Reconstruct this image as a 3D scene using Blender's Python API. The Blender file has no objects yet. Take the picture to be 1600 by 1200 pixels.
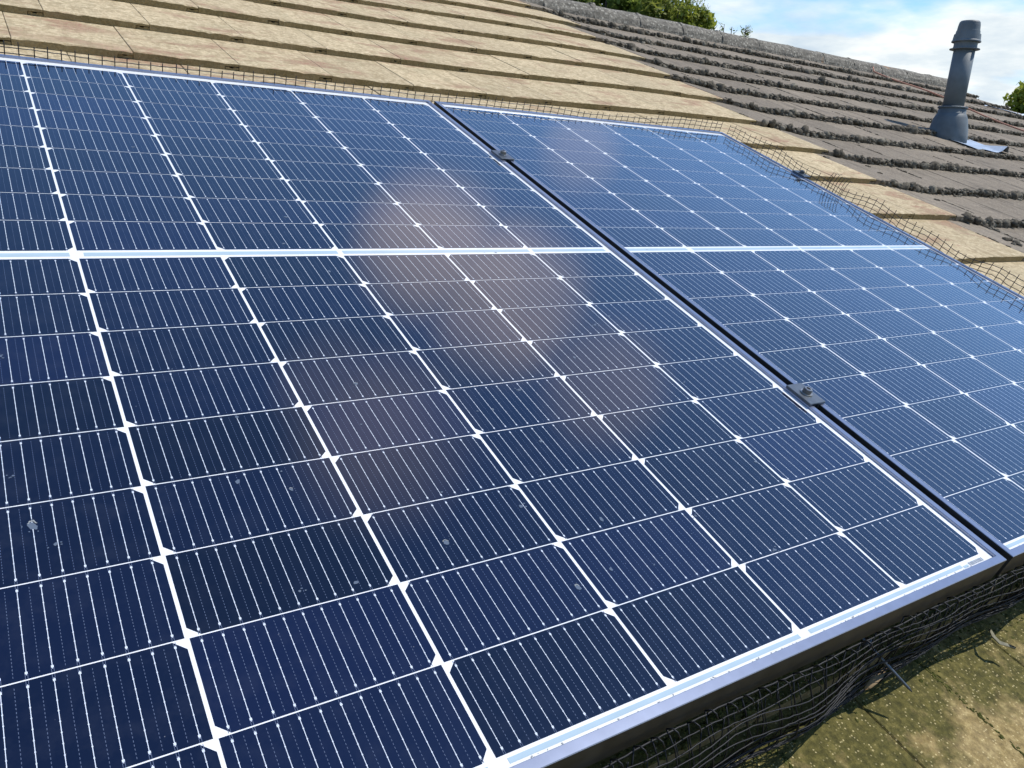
import bpy, math, random
import numpy as np
from mathutils import Vector, Matrix
R = random.Random(7)
C = bpy.context.scene.collection
SC = bpy.context.scene
PI = math.pi
PITCH = math.radians(20)
Z0 = 2.8
cp, sp = math.cos(PITCH), math.sin(PITCH)
# everything on the roof is laid out in roof coordinates: x along the eaves, y up the slope, z square to it
def to_world(p): return Vector((p[0], p[1]*cp - p[2]*sp, p[1]*sp + p[2]*cp + Z0))
def to_roof(w):
    z = w[2]-Z0
    return (w[0], w[1]*cp + z*sp, -w[1]*sp + z*cp)
BASE = {}

def thing(name, label, cat, base, group=None, world=False):
    o = bpy.data.objects.new(name, None); C.objects.link(o)
    o.empty_display_size = 0.1
    setup(o, base, world)
    tag(o, label, cat, group)
    return o
def setup(o, base, world):
    if world: o.location = base
    else:
        o.location = to_world(base); o.rotation_euler = (PITCH, 0, 0)
    BASE[o.name] = tuple(base)
def tag(o, label=None, cat=None, group=None, kind=None):
    if label: o['label'] = label
    if cat: o['category'] = cat
    if group: o['group'] = group
    if kind: o['kind'] = kind

class MB:
    """collects faces; build() links them as one mesh object"""
    def __init__(s): s.v=[]; s.f=[]; s.m=[]; s.t=[]; s.tint=0.5
    def add(s, vs, fs, m=0):
        n=len(s.v); s.v.extend(vs)
        for f in fs:
            s.f.append(tuple(i+n for i in f)); s.m.append(m); s.t.append(s.tint)
    def quad(s, x0,y0,x1,y1,z,m=0): s.add([(x0,y0,z),(x1,y0,z),(x1,y1,z),(x0,y1,z)],[(0,1,2,3)],m)
    def box(s, x0,y0,z0,x1,y1,z1,m=0):
        s.add([(x0,y0,z0),(x1,y0,z0),(x1,y1,z0),(x0,y1,z0),(x0,y0,z1),(x1,y0,z1),(x1,y1,z1),(x0,y1,z1)],
              [(3,2,1,0),(4,5,6,7),(0,1,5,4),(1,2,6,5),(2,3,7,6),(3,0,4,7)],m)
    def bevbox(s, x0,y0,z0,x1,y1,z1,b,m=0):
        vs=[];
        for z,i in ((z0,b),(z0+b,0),(z1-b,0),(z1,b)):
            for (x,y) in ((x0+i,y0),(x1-i,y0),(x1,y0+i),(x1,y1-i),(x1-i,y1),(x0+i,y1),(x0,y1-i),(x0,y0+i)):
                if i: x=min(max(x,x0+b),x1-b); y=min(max(y,y0+b),y1-b)
                else:
                    pass
                vs.append((x,y,z))
        # outer rings use small corner cuts
        c=b
        vs=[]
        for z,i in ((z0,b),(z0+b,0),(z1-b,0),(z1,b)):
            X0,X1,Y0,Y1=x0+i,x1-i,y0+i,y1-i
            vs+= [(X0+c,Y0,z),(X1-c,Y0,z),(X1,Y0+c,z),(X1,Y1-c,z),(X1-c,Y1,z),(X0+c,Y1,z),(X0,Y1-c,z),(X0,Y0+c,z)]
        fs=[tuple(range(7,-1,-1)),tuple(range(24,32))]
        for r in range(3):
            for k in range(8):
                a=r*8+k; b2=r*8+(k+1)%8
                fs.append((a,b2,b2+8,a+8))
        s.add(vs,fs,m)
    def tube(s, pts, r, n=5, m=0, cap=True):
        pts=[Vector(p) for p in pts]
        rs = r if isinstance(r,(list,tuple)) else [r]*len(pts)
        vs=[]; ref=None
        for i,p in enumerate(pts):
            d=(pts[min(i+1,len(pts)-1)]-pts[max(i-1,0)])
            if d.length<1e-9: d=Vector((0,0,1))
            d.normalize()
            a = ref if ref is not None else (Vector((0,0,1)) if abs(d.z)<.9 else Vector((1,0,0)))
            u=(a-d*a.dot(d))
            if u.length<1e-6: u=d.orthogonal()
            u.normalize(); w=d.cross(u); ref=u
            for k in range(n):
                t=2*PI*k/n
                vs.append(tuple(p+(u*math.cos(t)+w*math.sin(t))*rs[i]))
        fs=[]
        for i in range(len(pts)-1):
            for k in range(n):
                a=i*n+k;b=i*n+(k+1)%n
                fs.append((a,b,b+n,a+n))
        if cap:
            fs.append(tuple(range(n-1,-1,-1))); fs.append(tuple(range((len(pts)-1)*n,len(pts)*n)))
        s.add(vs,fs,m)
    def lathe(s, c, u, prof, n=32, m=0):
        """prof: (height along u, radius)"""
        u=Vector(u).normalized(); a=Vector((1,0,0)); a=(a-u*a.dot(u)).normalized(); b=u.cross(a); c=Vector(c)
        vs=[];fs=[]
        for h,r in prof:
            for k in range(n):
                t=2*PI*k/n; vs.append(tuple(c+u*h+(a*math.cos(t)+b*math.sin(t))*r))
        for i in range(len(prof)-1):
            for k in range(n):
                p=i*n+k;q=i*n+(k+1)%n; fs.append((p,q,q+n,p+n))
        fs.append(tuple(range(n-1,-1,-1))); fs.append(tuple(range((len(prof)-1)*n,len(prof)*n)))
        s.add(vs,fs,m)
    def build(s, name, mats, parent=None, base=None, smooth=False, world=False, tint=False):
        if parent is not None: b=BASE[parent.name]
        else: b=base
        me=bpy.data.meshes.new(name)
        if b is None: b=(0,0,0)
        V=np.array(s.v,dtype=float)-np.array(b)
        me.from_pydata(V.tolist(),[],s.f)
        for m in (mats if isinstance(mats,(list,tuple)) else [mats]): me.materials.append(m)
        me.polygons.foreach_set('material_index', s.m)
        if smooth: me.polygons.foreach_set('use_smooth',[True]*len(s.f))
        if tint:
            at=me.attributes.new('tint','FLOAT','FACE'); at.data.foreach_set('value', s.t)
        me.update()
        o=bpy.data.objects.new(name,me); C.objects.link(o)
        if parent is not None:
            o.parent=parent; BASE[o.name]=BASE[parent.name]
        else: setup(o,b,world)
        return o

# ------------------------------------------------------------------ materials
def newmat(name):
    m=bpy.data.materials.new(name); m.use_nodes=True
    nt=m.node_tree; b=nt.nodes['Principled BSDF']
    return m,nt,b
def N(nt,t,**k):
    n=nt.nodes.new(t)
    for a,v in k.items():
        if a in n.inputs: n.inputs[a].default_value=v
        else: setattr(n,a,v)
    return n
def noise(nt,vec,scale,detail=4,rough=.55):
    n=N(nt,'ShaderNodeTexNoise'); n.inputs['Scale'].default_value=scale; n.inputs['Detail'].default_value=detail; n.inputs['Roughness'].default_value=rough
    nt.links.new(vec,n.inputs['Vector']); return n.outputs['Fac']
def ramp(nt,fac,stops,interp='LINEAR'):
    n=nt.nodes.new('ShaderNodeValToRGB'); n.color_ramp.interpolation=interp
    e=n.color_ramp.elements
    while len(e)<len(stops): e.new(.5)
    for q,(p,c) in zip(e,stops):
        q.position=p; q.color=(*c,1) if len(c)==3 else c
    nt.links.new(fac,n.inputs['Fac']); return n.outputs['Color']
def g(v): return (v,v,v)
def mix(nt,fac,a,b,mode='MIX'):
    n=nt.nodes.new('ShaderNodeMix'); n.data_type='RGBA'; n.blend_type=mode
    for s,v in ((n.inputs[0],fac),(n.inputs[6],a),(n.inputs[7],b)):
        if isinstance(v,(float,int)): s.default_value=v
        elif isinstance(v,tuple): s.default_value=(*v,1) if len(v)==3 else v
        else: nt.links.new(v,s)
    return n.outputs[2]
def math_(nt,op,a,b=None,clamp=False):
    n=nt.nodes.new('ShaderNodeMath'); n.operation=op; n.use_clamp=clamp
    for s,v in ((n.inputs[0],a),(n.inputs[1],b)):
        if v is None: continue
        if isinstance(v,(float,int)): s.default_value=v
        else: nt.links.new(v,s)
    return n.outputs[0]
def objco(nt,scale=(1,1,1)):
    t=nt.nodes.new('ShaderNodeTexCoord'); mp=nt.nodes.new('ShaderNodeMapping'); mp.inputs['Scale'].default_value=scale
    nt.links.new(t.outputs['Object'],mp.inputs['Vector']); return mp.outputs['Vector']
def bump(nt,b,h,strength,dist):
    n=nt.nodes.new('ShaderNodeBump'); n.inputs['Strength'].default_value=strength; n.inputs['Distance'].default_value=dist
    nt.links.new(h,n.inputs['Height']); nt.links.new(n.outputs['Normal'],b.inputs['Normal']); return n
def setc(nt,b,c):
    if isinstance(c,tuple): b.inputs['Base Color'].default_value=(*c,1)
    else: nt.links.new(c,b.inputs['Base Color'])
def simple(name,c,rough=.5,metal=0,spec=.5,var=.12,scale=30,bumpd=0,bscale=200):
    m,nt,b=newmat(name); v=objco(nt)
    f=noise(nt,v,scale,5)
    lo=tuple(x*(1-var) for x in c); hi=tuple(min(1,x*(1+var)) for x in c)
    setc(nt,b,ramp(nt,f,[(.3,lo),(.7,hi)]))
    b.inputs['Roughness'].default_value=rough; b.inputs['Metallic'].default_value=metal; b.inputs['Specular IOR Level'].default_value=spec
    if bumpd: bump(nt,b,noise(nt,v,bscale,4),.6,bumpd)
    return m
GLASS_ROUGH=.032
def laminate(nt,b,base_rough=.9,spec=0.0):
    """the toughened cover glass bonded over the sheet: a clear coat, dusty in patches"""
    b.inputs['Roughness'].default_value=base_rough
    b.inputs['Specular IOR Level'].default_value=spec
    b.inputs['Specular Tint'].default_value=(.32,.60,1,1)
    b.inputs['Coat Weight'].default_value=1.0
    b.inputs['Coat IOR'].default_value=1.5
    v=objco(nt)
    tc=nt.nodes.new('ShaderNodeNewGeometry')
    f=noise(nt,tc.outputs['Position'],5,5,.6)
    r=ramp(nt,f,[(.3,g(GLASS_ROUGH*.8)),(.75,g(GLASS_ROUGH*1.5))])
    nt.links.new(r,b.inputs['Coat Roughness'])
    return tc.outputs['Position']
def mat_cell():
    m,nt,b=newmat('silicon_cell')
    pos=laminate(nt,b,.06,.36)
    oi=nt.nodes.new('ShaderNodeObjectInfo')
    c=ramp(nt,oi.outputs['Random'],[(0,(.0013,.0018,.0070)),(.5,(.0019,.0030,.0135)),(.8,(.0024,.0039,.0175)),(1,(.0036,.0053,.026))])
    # thin dust film on the glass
    d=noise(nt,pos,38,6,.65); d2=noise(nt,pos,3.2,3)
    df=math_(nt,'MULTIPLY',ramp(nt,d,[(.45,g(0)),(.8,g(1))]),ramp(nt,d2,[(.35,g(.15)),(.7,g(1))]))
    c=mix(nt,math_(nt,'MULTIPLY',df,.035),c,(.35,.37,.42))
    # small dust specks
    vo=N(nt,'ShaderNodeTexVoronoi'); vo.inputs['Scale'].default_value=110; nt.links.new(pos,vo.inputs['Vector'])
    s=ramp(nt,vo.outputs['Distance'],[(.02,g(1)),(.07,g(0))])
    sel=ramp(nt,vo.outputs['Color'],[(.80,g(0)),(.84,g(1))])
    c=mix(nt,math_(nt,'MULTIPLY',math_(nt,'MULTIPLY',s,sel),.35),c,(.5,.53,.58))
    setc(nt,b,c); return m
def mat_lam(name,c,rough=.6):
    m,nt,b=newmat(name); pos=laminate(nt,b)
    f=noise(nt,pos,25,4)
    setc(nt,b,ramp(nt,f,[(.3,tuple(x*.92 for x in c)),(.7,c)])); return m
def mat_tan():
    m,nt,b=newmat('tan_concrete_tile')
    t=nt.nodes.new('ShaderNodeTexCoord'); v=t.outputs['Object']
    at=nt.nodes.new('ShaderNodeAttribute'); at.attribute_name='tint'
    mp=nt.nodes.new('ShaderNodeMapping'); mp.inputs['Scale'].default_value=(1,1,1); nt.links.new(v,mp.inputs['Vector'])
    big=noise(nt,v,5,6,.6); fine=noise(nt,v,95,6,.7); med=noise(nt,v,24,5,.6)
    c=ramp(nt,med,[(.25,(0.369,0.2958,0.1862)),(.5,(0.459,0.3776,0.2489)),(.75,(0.5355,0.4459,0.3059))])
    c=mix(nt,.68,c,ramp(nt,fine,[(.3,(0.2385,0.1775,0.09576)),(.52,(0.477,0.3776,0.2274)),(.75,(0.706,0.6006,0.399))]))
    tv=ramp(nt,at.outputs['Fac'],[(0,g(.93)),(1,g(1.08))])
    c=mix(nt,1.0,c,tv,'MULTIPLY')
    # worn red colour coat showing in ragged, streaky patches
    mp2=nt.nodes.new('ShaderNodeMapping'); mp2.inputs['Scale'].default_value=(3.2,8,3); nt.links.new(v,mp2.inputs['Vector'])
    red=noise(nt,mp2.outputs['Vector'],1.0,8,.72); red2=noise(nt,v,2.3,2)
    rf=math_(nt,'MULTIPLY',ramp(nt,red,[(.50,g(0)),(.57,g(1))]),ramp(nt,red2,[(.45,g(0)),(.52,g(1))]))
    rf=math_(nt,'MULTIPLY',rf,ramp(nt,fine,[(.4,g(.25)),(.6,g(1))]))
    c=mix(nt,math_(nt,'MULTIPLY',rf,.85),c,(0.229,0.09555,0.06544))
    # rain streaks and broad weather stains
    mp3=nt.nodes.new('ShaderNodeMapping'); mp3.inputs['Scale'].default_value=(38,5,5); nt.links.new(v,mp3.inputs['Vector'])
    st=noise(nt,mp3.outputs['Vector'],1.0,5,.6)
    c=mix(nt,math_(nt,'MULTIPLY',ramp(nt,st,[(.50,g(0)),(.68,g(1))]),.42),c,(0.229,0.1775,0.09975))
    c=mix(nt,math_(nt,'MULTIPLY',ramp(nt,noise(nt,v,42,4,.6),[(.48,g(0)),(.60,g(1))]),.55),c,(0.248,0.1865,0.09975))
    c=mix(nt,math_(nt,'MULTIPLY',ramp(nt,big,[(.52,g(0)),(.7,g(1))]),.30),c,(0.2576,0.2275,0.1357))
    # pale lichen flecks
    vo=N(nt,'ShaderNodeTexVoronoi'); vo.inputs['Scale'].default_value=60; nt.links.new(v,vo.inputs['Vector'])
    s=ramp(nt,vo.outputs['Distance'],[(.08,g(1)),(.24,g(0))]); sel=ramp(nt,vo.outputs['Color'],[(.83,g(0)),(.86,g(1))])
    c=mix(nt,math_(nt,'MULTIPLY',math_(nt,'MULTIPLY',s,sel),.75),c,(0.6869,0.6188,0.4469))
    wl=math_(nt,'MULTIPLY',ramp(nt,noise(nt,v,14,7,.7),[(.69,g(0)),(.74,g(1))]),.75)
    c=mix(nt,wl,c,(0.6869,0.637,0.4948))
    # dark pores and pits
    vd=N(nt,'ShaderNodeTexVoronoi'); vd.inputs['Scale'].default_value=150; nt.links.new(v,vd.inputs['Vector'])
    sd=ramp(nt,vd.outputs['Distance'],[(.1,g(1)),(.3,g(0))]); sl=ramp(nt,vd.outputs['Color'],[(.8,g(0)),(.84,g(1))])
    c=mix(nt,math_(nt,'MULTIPLY',math_(nt,'MULTIPLY',sd,sl),.5),c,(0.124,0.0819,0.0399))
    # green algae growing on the damp courses below the panels
    sx=nt.nodes.new('ShaderNodeSeparateXYZ'); nt.links.new(v,sx.inputs[0])
    yb=sx.outputs['Y']
    rng=N(nt,'ShaderNodeMapRange'); rng.inputs['From Min'].default_value=YB0; rng.inputs['From Max'].default_value=YB0+.25
    rng.inputs['To Min'].default_value=1; rng.inputs['To Max'].default_value=0
    nt.links.new(yb,rng.inputs['Value'])
    near=N(nt,'ShaderNodeMapRange'); near.inputs['From Min'].default_value=YB0-.20; near.inputs['From Max'].default_value=YB0-.07
    near.inputs['To Min'].default_value=-.07; near.inputs['To Max'].default_value=.20; nt.links.new(yb,near.inputs['Value'])
    gn=math_(nt,'ADD',noise(nt,v,10,7,.66),near.outputs[0])
    gf=math_(nt,'MULTIPLY',ramp(nt,gn,[(.47,g(0)),(.62,g(1))]),rng.outputs[0])
    green=ramp(nt,fine,[(.28,(0.01866,0.02184,0.003881)),(.5,(0.05512,0.0546,0.009425)),(.72,(0.1357,0.117,0.02772))])
    ochre=ramp(nt,fine,[(.28,(0.0848,0.05694,0.01331)),(.5,(0.1993,0.1404,0.03992)),(.72,(0.3816,0.2886,0.1053))])
    c=mix(nt,math_(nt,'MULTIPLY',rng.outputs[0],.75),c,ochre)
    c=mix(nt,math_(nt,'MULTIPLY',gf,.88),c,green)
    gr=N(nt,'ShaderNodeTexVoronoi'); gr.inputs['Scale'].default_value=300; nt.links.new(v,gr.inputs['Vector'])
    gs=ramp(nt,gr.outputs['Distance'],[(.2,g(1)),(.42,g(0))]); gl=ramp(nt,gr.outputs['Color'],[(.70,g(0)),(.76,g(1))])
    c=mix(nt,math_(nt,'MULTIPLY',math_(nt,'MULTIPLY',gs,gl),math_(nt,'MULTIPLY',rng.outputs[0],.5)),c,(0.7208,0.6,0.3192))
    setc(nt,b,c)
    b.inputs['Roughness'].default_value=.92; b.inputs['Specular IOR Level'].default_value=.25
    h=math_(nt,'ADD',math_(nt,'MULTIPLY',fine,1.0),math_(nt,'MULTIPLY',med,.8))
    bump(nt,b,h,.8,.004)
    return m
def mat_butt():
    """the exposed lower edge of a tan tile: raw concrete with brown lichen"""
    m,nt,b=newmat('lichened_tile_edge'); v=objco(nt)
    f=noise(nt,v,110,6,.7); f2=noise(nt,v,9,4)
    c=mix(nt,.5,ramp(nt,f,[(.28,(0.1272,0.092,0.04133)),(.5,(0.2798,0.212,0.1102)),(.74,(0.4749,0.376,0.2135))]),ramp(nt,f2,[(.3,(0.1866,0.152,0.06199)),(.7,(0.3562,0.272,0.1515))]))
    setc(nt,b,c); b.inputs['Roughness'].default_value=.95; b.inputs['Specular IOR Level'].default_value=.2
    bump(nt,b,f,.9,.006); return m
def mat_dark():
    m,nt,b=newmat('weathered_dark_tile'); v=objco(nt)
    at=nt.nodes.new('ShaderNodeAttribute'); at.attribute_name='tint'
    mp2=nt.nodes.new('ShaderNodeMapping'); mp2.inputs['Scale'].default_value=(9,2.2,3); nt.links.new(v,mp2.inputs['Vector'])
    a=noise(nt,mp2.outputs['Vector'],1.5,7,.65); f=noise(nt,v,85,6,.7); me=noise(nt,v,16,5,.6)
    c=ramp(nt,me,[(.3,(0.1311,0.1065,0.07848)),(.55,(0.1867,0.1549,0.1154)),(.75,(0.2421,0.2024,0.1507))])
    c=mix(nt,.5,c,ramp(nt,f,[(.3,(0.07566,0.06083,0.04474)),(.55,(0.2169,0.1786,0.1319)),(.78,(0.4237,0.3612,0.2707))]))
    c=mix(nt,ramp(nt,a,[(.55,g(0)),(.68,g(.6))]),c,(0.05549,0.04562,0.03375))
    tv=ramp(nt,at.outputs['Fac'],[(0,g(.85)),(1,g(1.12))]); c=mix(nt,1.0,c,tv,'MULTIPLY')
    vo=N(nt,'ShaderNodeTexVoronoi'); vo.inputs['Scale'].default_value=45; nt.links.new(v,vo.inputs['Vector'])
    s=ramp(nt,vo.outputs['Distance'],[(.1,g(1)),(.32,g(0))]); sel=ramp(nt,vo.outputs['Color'],[(.82,g(0)),(.85,g(1))])
    c=mix(nt,math_(nt,'MULTIPLY',math_(nt,'MULTIPLY',s,sel),.6),c,(0.3834,0.3421,0.2512))
    setc(nt,b,c); b.inputs['Roughness'].default_value=.9; b.inputs['Specular IOR Level'].default_value=.3
    bump(nt,b,math_(nt,'ADD',f,me),.8,.005); return m
def mat_moss(name,cs,scale=60):
    m,nt,b=newmat(name); v=objco(nt)
    at=nt.nodes.new('ShaderNodeAttribute'); at.attribute_name='tint'
    f=noise(nt,v,scale,5,.7)
    c=mix(nt,.5,ramp(nt,f,[(.3,cs[0]),(.52,cs[1]),(.75,cs[2])]),ramp(nt,at.outputs['Fac'],[(0,cs[0]),(.6,cs[1]),(1,cs[2])]))
    setc(nt,b,c); b.inputs['Roughness'].default_value=1; b.inputs['Specular IOR Level'].default_value=.1
    bump(nt,b,noise(nt,v,260,4,.7),1,.005); return m
def mat_ridge():
    m,nt,b=newmat('lichened_ridge_tile'); v=objco(nt)
    f=noise(nt,v,30,6,.7)
    c=ramp(nt,f,[(.3,(0.06747,0.05935,0.04641)),(.5,(0.1349,0.1224,0.09942)),(.7,(0.254,0.23,0.1889))])
    vo=N(nt,'ShaderNodeTexVoronoi'); vo.inputs['Scale'].default_value=48; nt.links.new(v,vo.inputs['Vector'])
    s=ramp(nt,vo.outputs['Distance'],[(.2,g(1)),(.5,g(0))]); sel=ramp(nt,vo.outputs['Color'],[(.48,g(0)),(.55,g(1))])
    c=mix(nt,math_(nt,'MULTIPLY',math_(nt,'MULTIPLY',s,sel),.8),c,(0.373,0.3487,0.2917))
    o=ramp(nt,noise(nt,v,3.2,6,.7),[(.64,g(0)),(.69,g(.6))])
    c=mix(nt,o,c,(0.2857,0.1335,0.03646))
    setc(nt,b,c); b.inputs['Roughness'].default_value=.95; bump(nt,b,f,.9,.012); return m
def mat_leaf(name,a,bb,cc):
    m,nt,b=newmat(name)
    at=nt.nodes.new('ShaderNodeAttribute'); at.attribute_name='tint'
    c=ramp(nt,at.outputs['Fac'],[(0,a),(.5,bb),(1,cc)])
    setc(nt,b,c); b.inputs['Roughness'].default_value=.6; b.inputs['Specular IOR Level'].default_value=.3
    tr=nt.nodes.new('ShaderNodeBsdfTranslucent'); nt.links.new(c,tr.inputs['Color'])
    ms=nt.nodes.new('ShaderNodeMixShader'); ms.inputs[0].default_value=.5
    out=nt.nodes['Material Output']
    nt.links.new(b.outputs[0],ms.inputs[1]); nt.links.new(tr.outputs[0],ms.inputs[2]); nt.links.new(ms.outputs[0],out.inputs['Surface'])
    return m
def mat_brick():
    m,nt,b=newmat('brick_wall'); v=objco(nt)
    n=N(nt,'ShaderNodeTexBrick'); n.inputs['Scale'].default_value=4.4
    n.inputs['Color1'].default_value=(.30,.13,.08,1); n.inputs['Color2'].default_value=(.24,.11,.07,1); n.inputs['Mortar'].default_value=(.4,.37,.32,1)
    mp=nt.nodes.new('ShaderNodeMapping'); mp.inputs['Rotation'].default_value=(PI/2-PITCH,0,0); nt.links.new(v,mp.inputs['Vector'])
    nt.links.new(mp.outputs['Vector'],n.inputs['Vector']); setc(nt,b,n.outputs['Color']); b.inputs['Roughness'].default_value=.9; return m
def mat_grass():
    m,nt,b=newmat('grass_ground'); v=objco(nt)
    a=noise(nt,v,.4,6,.6); f=noise(nt,v,14,6,.7)
    c=mix(nt,.5,ramp(nt,a,[(.3,(.04,.07,.018)),(.7,(.08,.11,.03))]),ramp(nt,f,[(.3,(.03,.05,.012)),(.7,(.10,.13,.04))]))
    setc(nt,b,c); b.inputs['Roughness'].default_value=.95; bump(nt,b,f,1,.05); return m

HOUSE_BASE = to_roof((2.7, 2.0, 0.0))
YB0 = -.02 - HOUSE_BASE[1] + .03       # tile courses below the panels, in the house's own coordinates
M_cell=mat_cell()
M_back=mat_lam('white_backsheet',(.72,.73,.74))
M_rib=mat_lam('tinned_ribbon',(.36,.46,.52),.4)
M_bus=mat_lam('busbar_wire',(.58,.63,.70),.4)
M_dot=mat_lam('solder_dot',(.09,.115,.18),.4)
M_print=mat_lam('grey_print',(.28,.31,.34),.5)
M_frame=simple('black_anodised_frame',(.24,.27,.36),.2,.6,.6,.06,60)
M_flank=simple('dusty_shaded_flank',(.034,.033,.032),.5,.1,.4,.45,40)  # dusty outer frame sides, their shade put into a near-black colour
M_frame_t=simple('anodised_lip',(.14,.145,.17),.3,.35,.6,.15,60,.0005,400)
M_clamp=simple('black_clamp_metal',(.085,.10,.12),.34,.5,.6,.2,80,.0006,300)
M_steel=simple('steel_bolt',(.30,.29,.28),.3,.9,.5,.25,200)
M_alu=simple('mill_aluminium_rail',(.05,.05,.055),.4,.6)
M_wire=simple('black_wire',(.022,.022,.024),.38,.0,.6,.3,120)
M_wire_hi=simple('black_coated_wire',(.010,.011,.014),.55,.0,.3,.4,60)
M_tan=mat_tan(); M_butt=mat_butt(); M_dark=mat_dark()
M_moss=mat_moss('dark_moss',((.042,.036,.028),(.125,.110,.086),(.32,.29,.23)))
M_mossg=mat_moss('green_moss',((.03,.036,.010),(.085,.092,.024),(.19,.18,.06)))
M_ridge=mat_ridge()
M_pipe=simple('grey_vent_plastic',(.115,.138,.155),.6,0,.45,.26,9,.0006,250)
M_lead=simple('lead_sheet',(.26,.32,.41),.5,.2,.5,.2,9,.004,30)
M_rope=simple('orange_rope',(.50,.25,.17),.8,0,.3,.25,120,.002,300)
M_stick=simple('dry_stalk',(.42,.33,.20),.8,0,.3,.35,90,.001,300)
M_leafd=simple('dry_leaf',(.24,.17,.09),.75,0,.3,.45,70,.002,150)
M_leafg=simple('grey_leaf',(.16,.155,.11),.75,0,.3,.4,70,.002,150)
M_bark=simple('bark',(.10,.075,.05),.95,0,.2,.35,20,.02,40)
M_mortar=simple('mortar',(.34,.32,.29),.95,0,.2,.25,30,.004,90)
M_wood=simple('painted_fascia',(.62,.61,.58),.5,0,.4,.06,10)
M_brick=mat_brick(); M_grass=mat_grass()
M_speck=mat_lam('dried_splash',(.10,.125,.165),.7)
M_smear=mat_lam('greasy_smear',(.008,.018,.050),.7)
M_grime=mat_lam('dried_grime',(.30,.31,.30),.7)
M_void=simple('dark_felt',(.03,.028,.025),.95,0,.2)  # dark felt colour of the underlay

# ------------------------------------------------------------------ camera (solved from the cell grid)
CAM=Vector((0.07754011,-0.23876478,0.5602026)); FPX=1232.7
RC=Matrix(((0.83319575,-0.49465993,0.24717686),(-0.09915615,-0.57339373,-0.81325745),(0.54401554,0.65309355,-0.52679779)))
def pix(p):
    d=RC@(Vector(p)-CAM)
    if d.z<=.01: return None
    return (800+FPX*d.x/d.z,600+FPX*d.y/d.z,d.z)
def hit(px,py,z):
    d=RC.transposed()@Vector(((px-800)/FPX,(py-600)/FPX,1)); t=(z-CAM.z)/d.z; return CAM+d*t
def ray_w(px,py):
    d=RC.transposed()@Vector(((px-800)/FPX,(py-600)/FPX,1)); d.normalize()
    return Vector((d.x,d.y*cp-d.z*sp,d.y*sp+d.z*cp))
cam=bpy.data.cameras.new('camera'); co=bpy.data.objects.new('camera',cam); C.objects.link(co); SC.camera=co
cam.sensor_width=36; cam.lens=FPX/1600*36; cam.clip_start=.02; cam.clip_end=2000
rot=Matrix(((1,0,0),(0,cp,-sp),(0,sp,cp)))
ax=Matrix((RC[0],-Vector(RC[1]),-Vector(RC[2]))).transposed()
mw=(rot@ax).to_4x4(); mw.translation=to_world(CAM); co.matrix_world=mw
CAMW=to_world(CAM)

# ------------------------------------------------------------------ solar panels
CW,CH,CG,RG,MG=.182,.091,.0034182,.00117,.02307
PITCHX=1.1559
def cell_x(c): return c*(CW+CG)
def cell_y(r): return r*(CH+RG) if r<9 else 9*CH+8*RG+MG+(r-9)*(CH+RG)
GRID_W=6*CW+5*CG; GRID_H=18*CH+16*RG+MG
FX0,FX1,FY0,FY1=-.0105,GRID_W+.0165,-.0225,GRID_H+.0285
def cell_mesh(top):
    b=MB(); k=.0095
    if top: out=[(0,0),(CW,0),(CW,CH-k),(CW-k,CH),(k,CH),(0,CH-k)]
    else:   out=[(k,0),(CW-k,0),(CW,k),(CW,CH),(0,CH),(0,k)]
    b.add([(x,y,.00012) for x,y in out],[tuple(range(6))],0)
    nb=11
    for i in range(nb):
        x=CW*(i+.5)/nb
        w=.00027
        b.quad(x-w,.0035,x+w,CH-.0035,.00018,1)
        for y in (.0055,CH-.0055): b.quad(x-.0009,y-.0010,x+.0009,y+.0010,.00024,1)
        for q in range(1,9):
            y=.0055+(CH-.011)*q/9; b.quad(x-.0005,y-.0005,x+.0005,y+.0005,.00024,1)
        # doubled ribbon ends
        for s in (-1,1):
            b.quad(x+s*.0008-.0002,.0002,x+s*.0008+.0002,.0050,.00018,2); b.quad(x+s*.0008-.0002,CH-.0050,x+s*.0008+.0002,CH-.0002,.00018,2)
        if i<nb-1:
            xm=CW*(i+1)/nb
            for q in range(26):
                y=.003+(CH-.006)*(q+.15)/26; b.quad(xm-.00022,y,xm+.00022,y+.0017,.00018,2)
    return b
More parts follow.
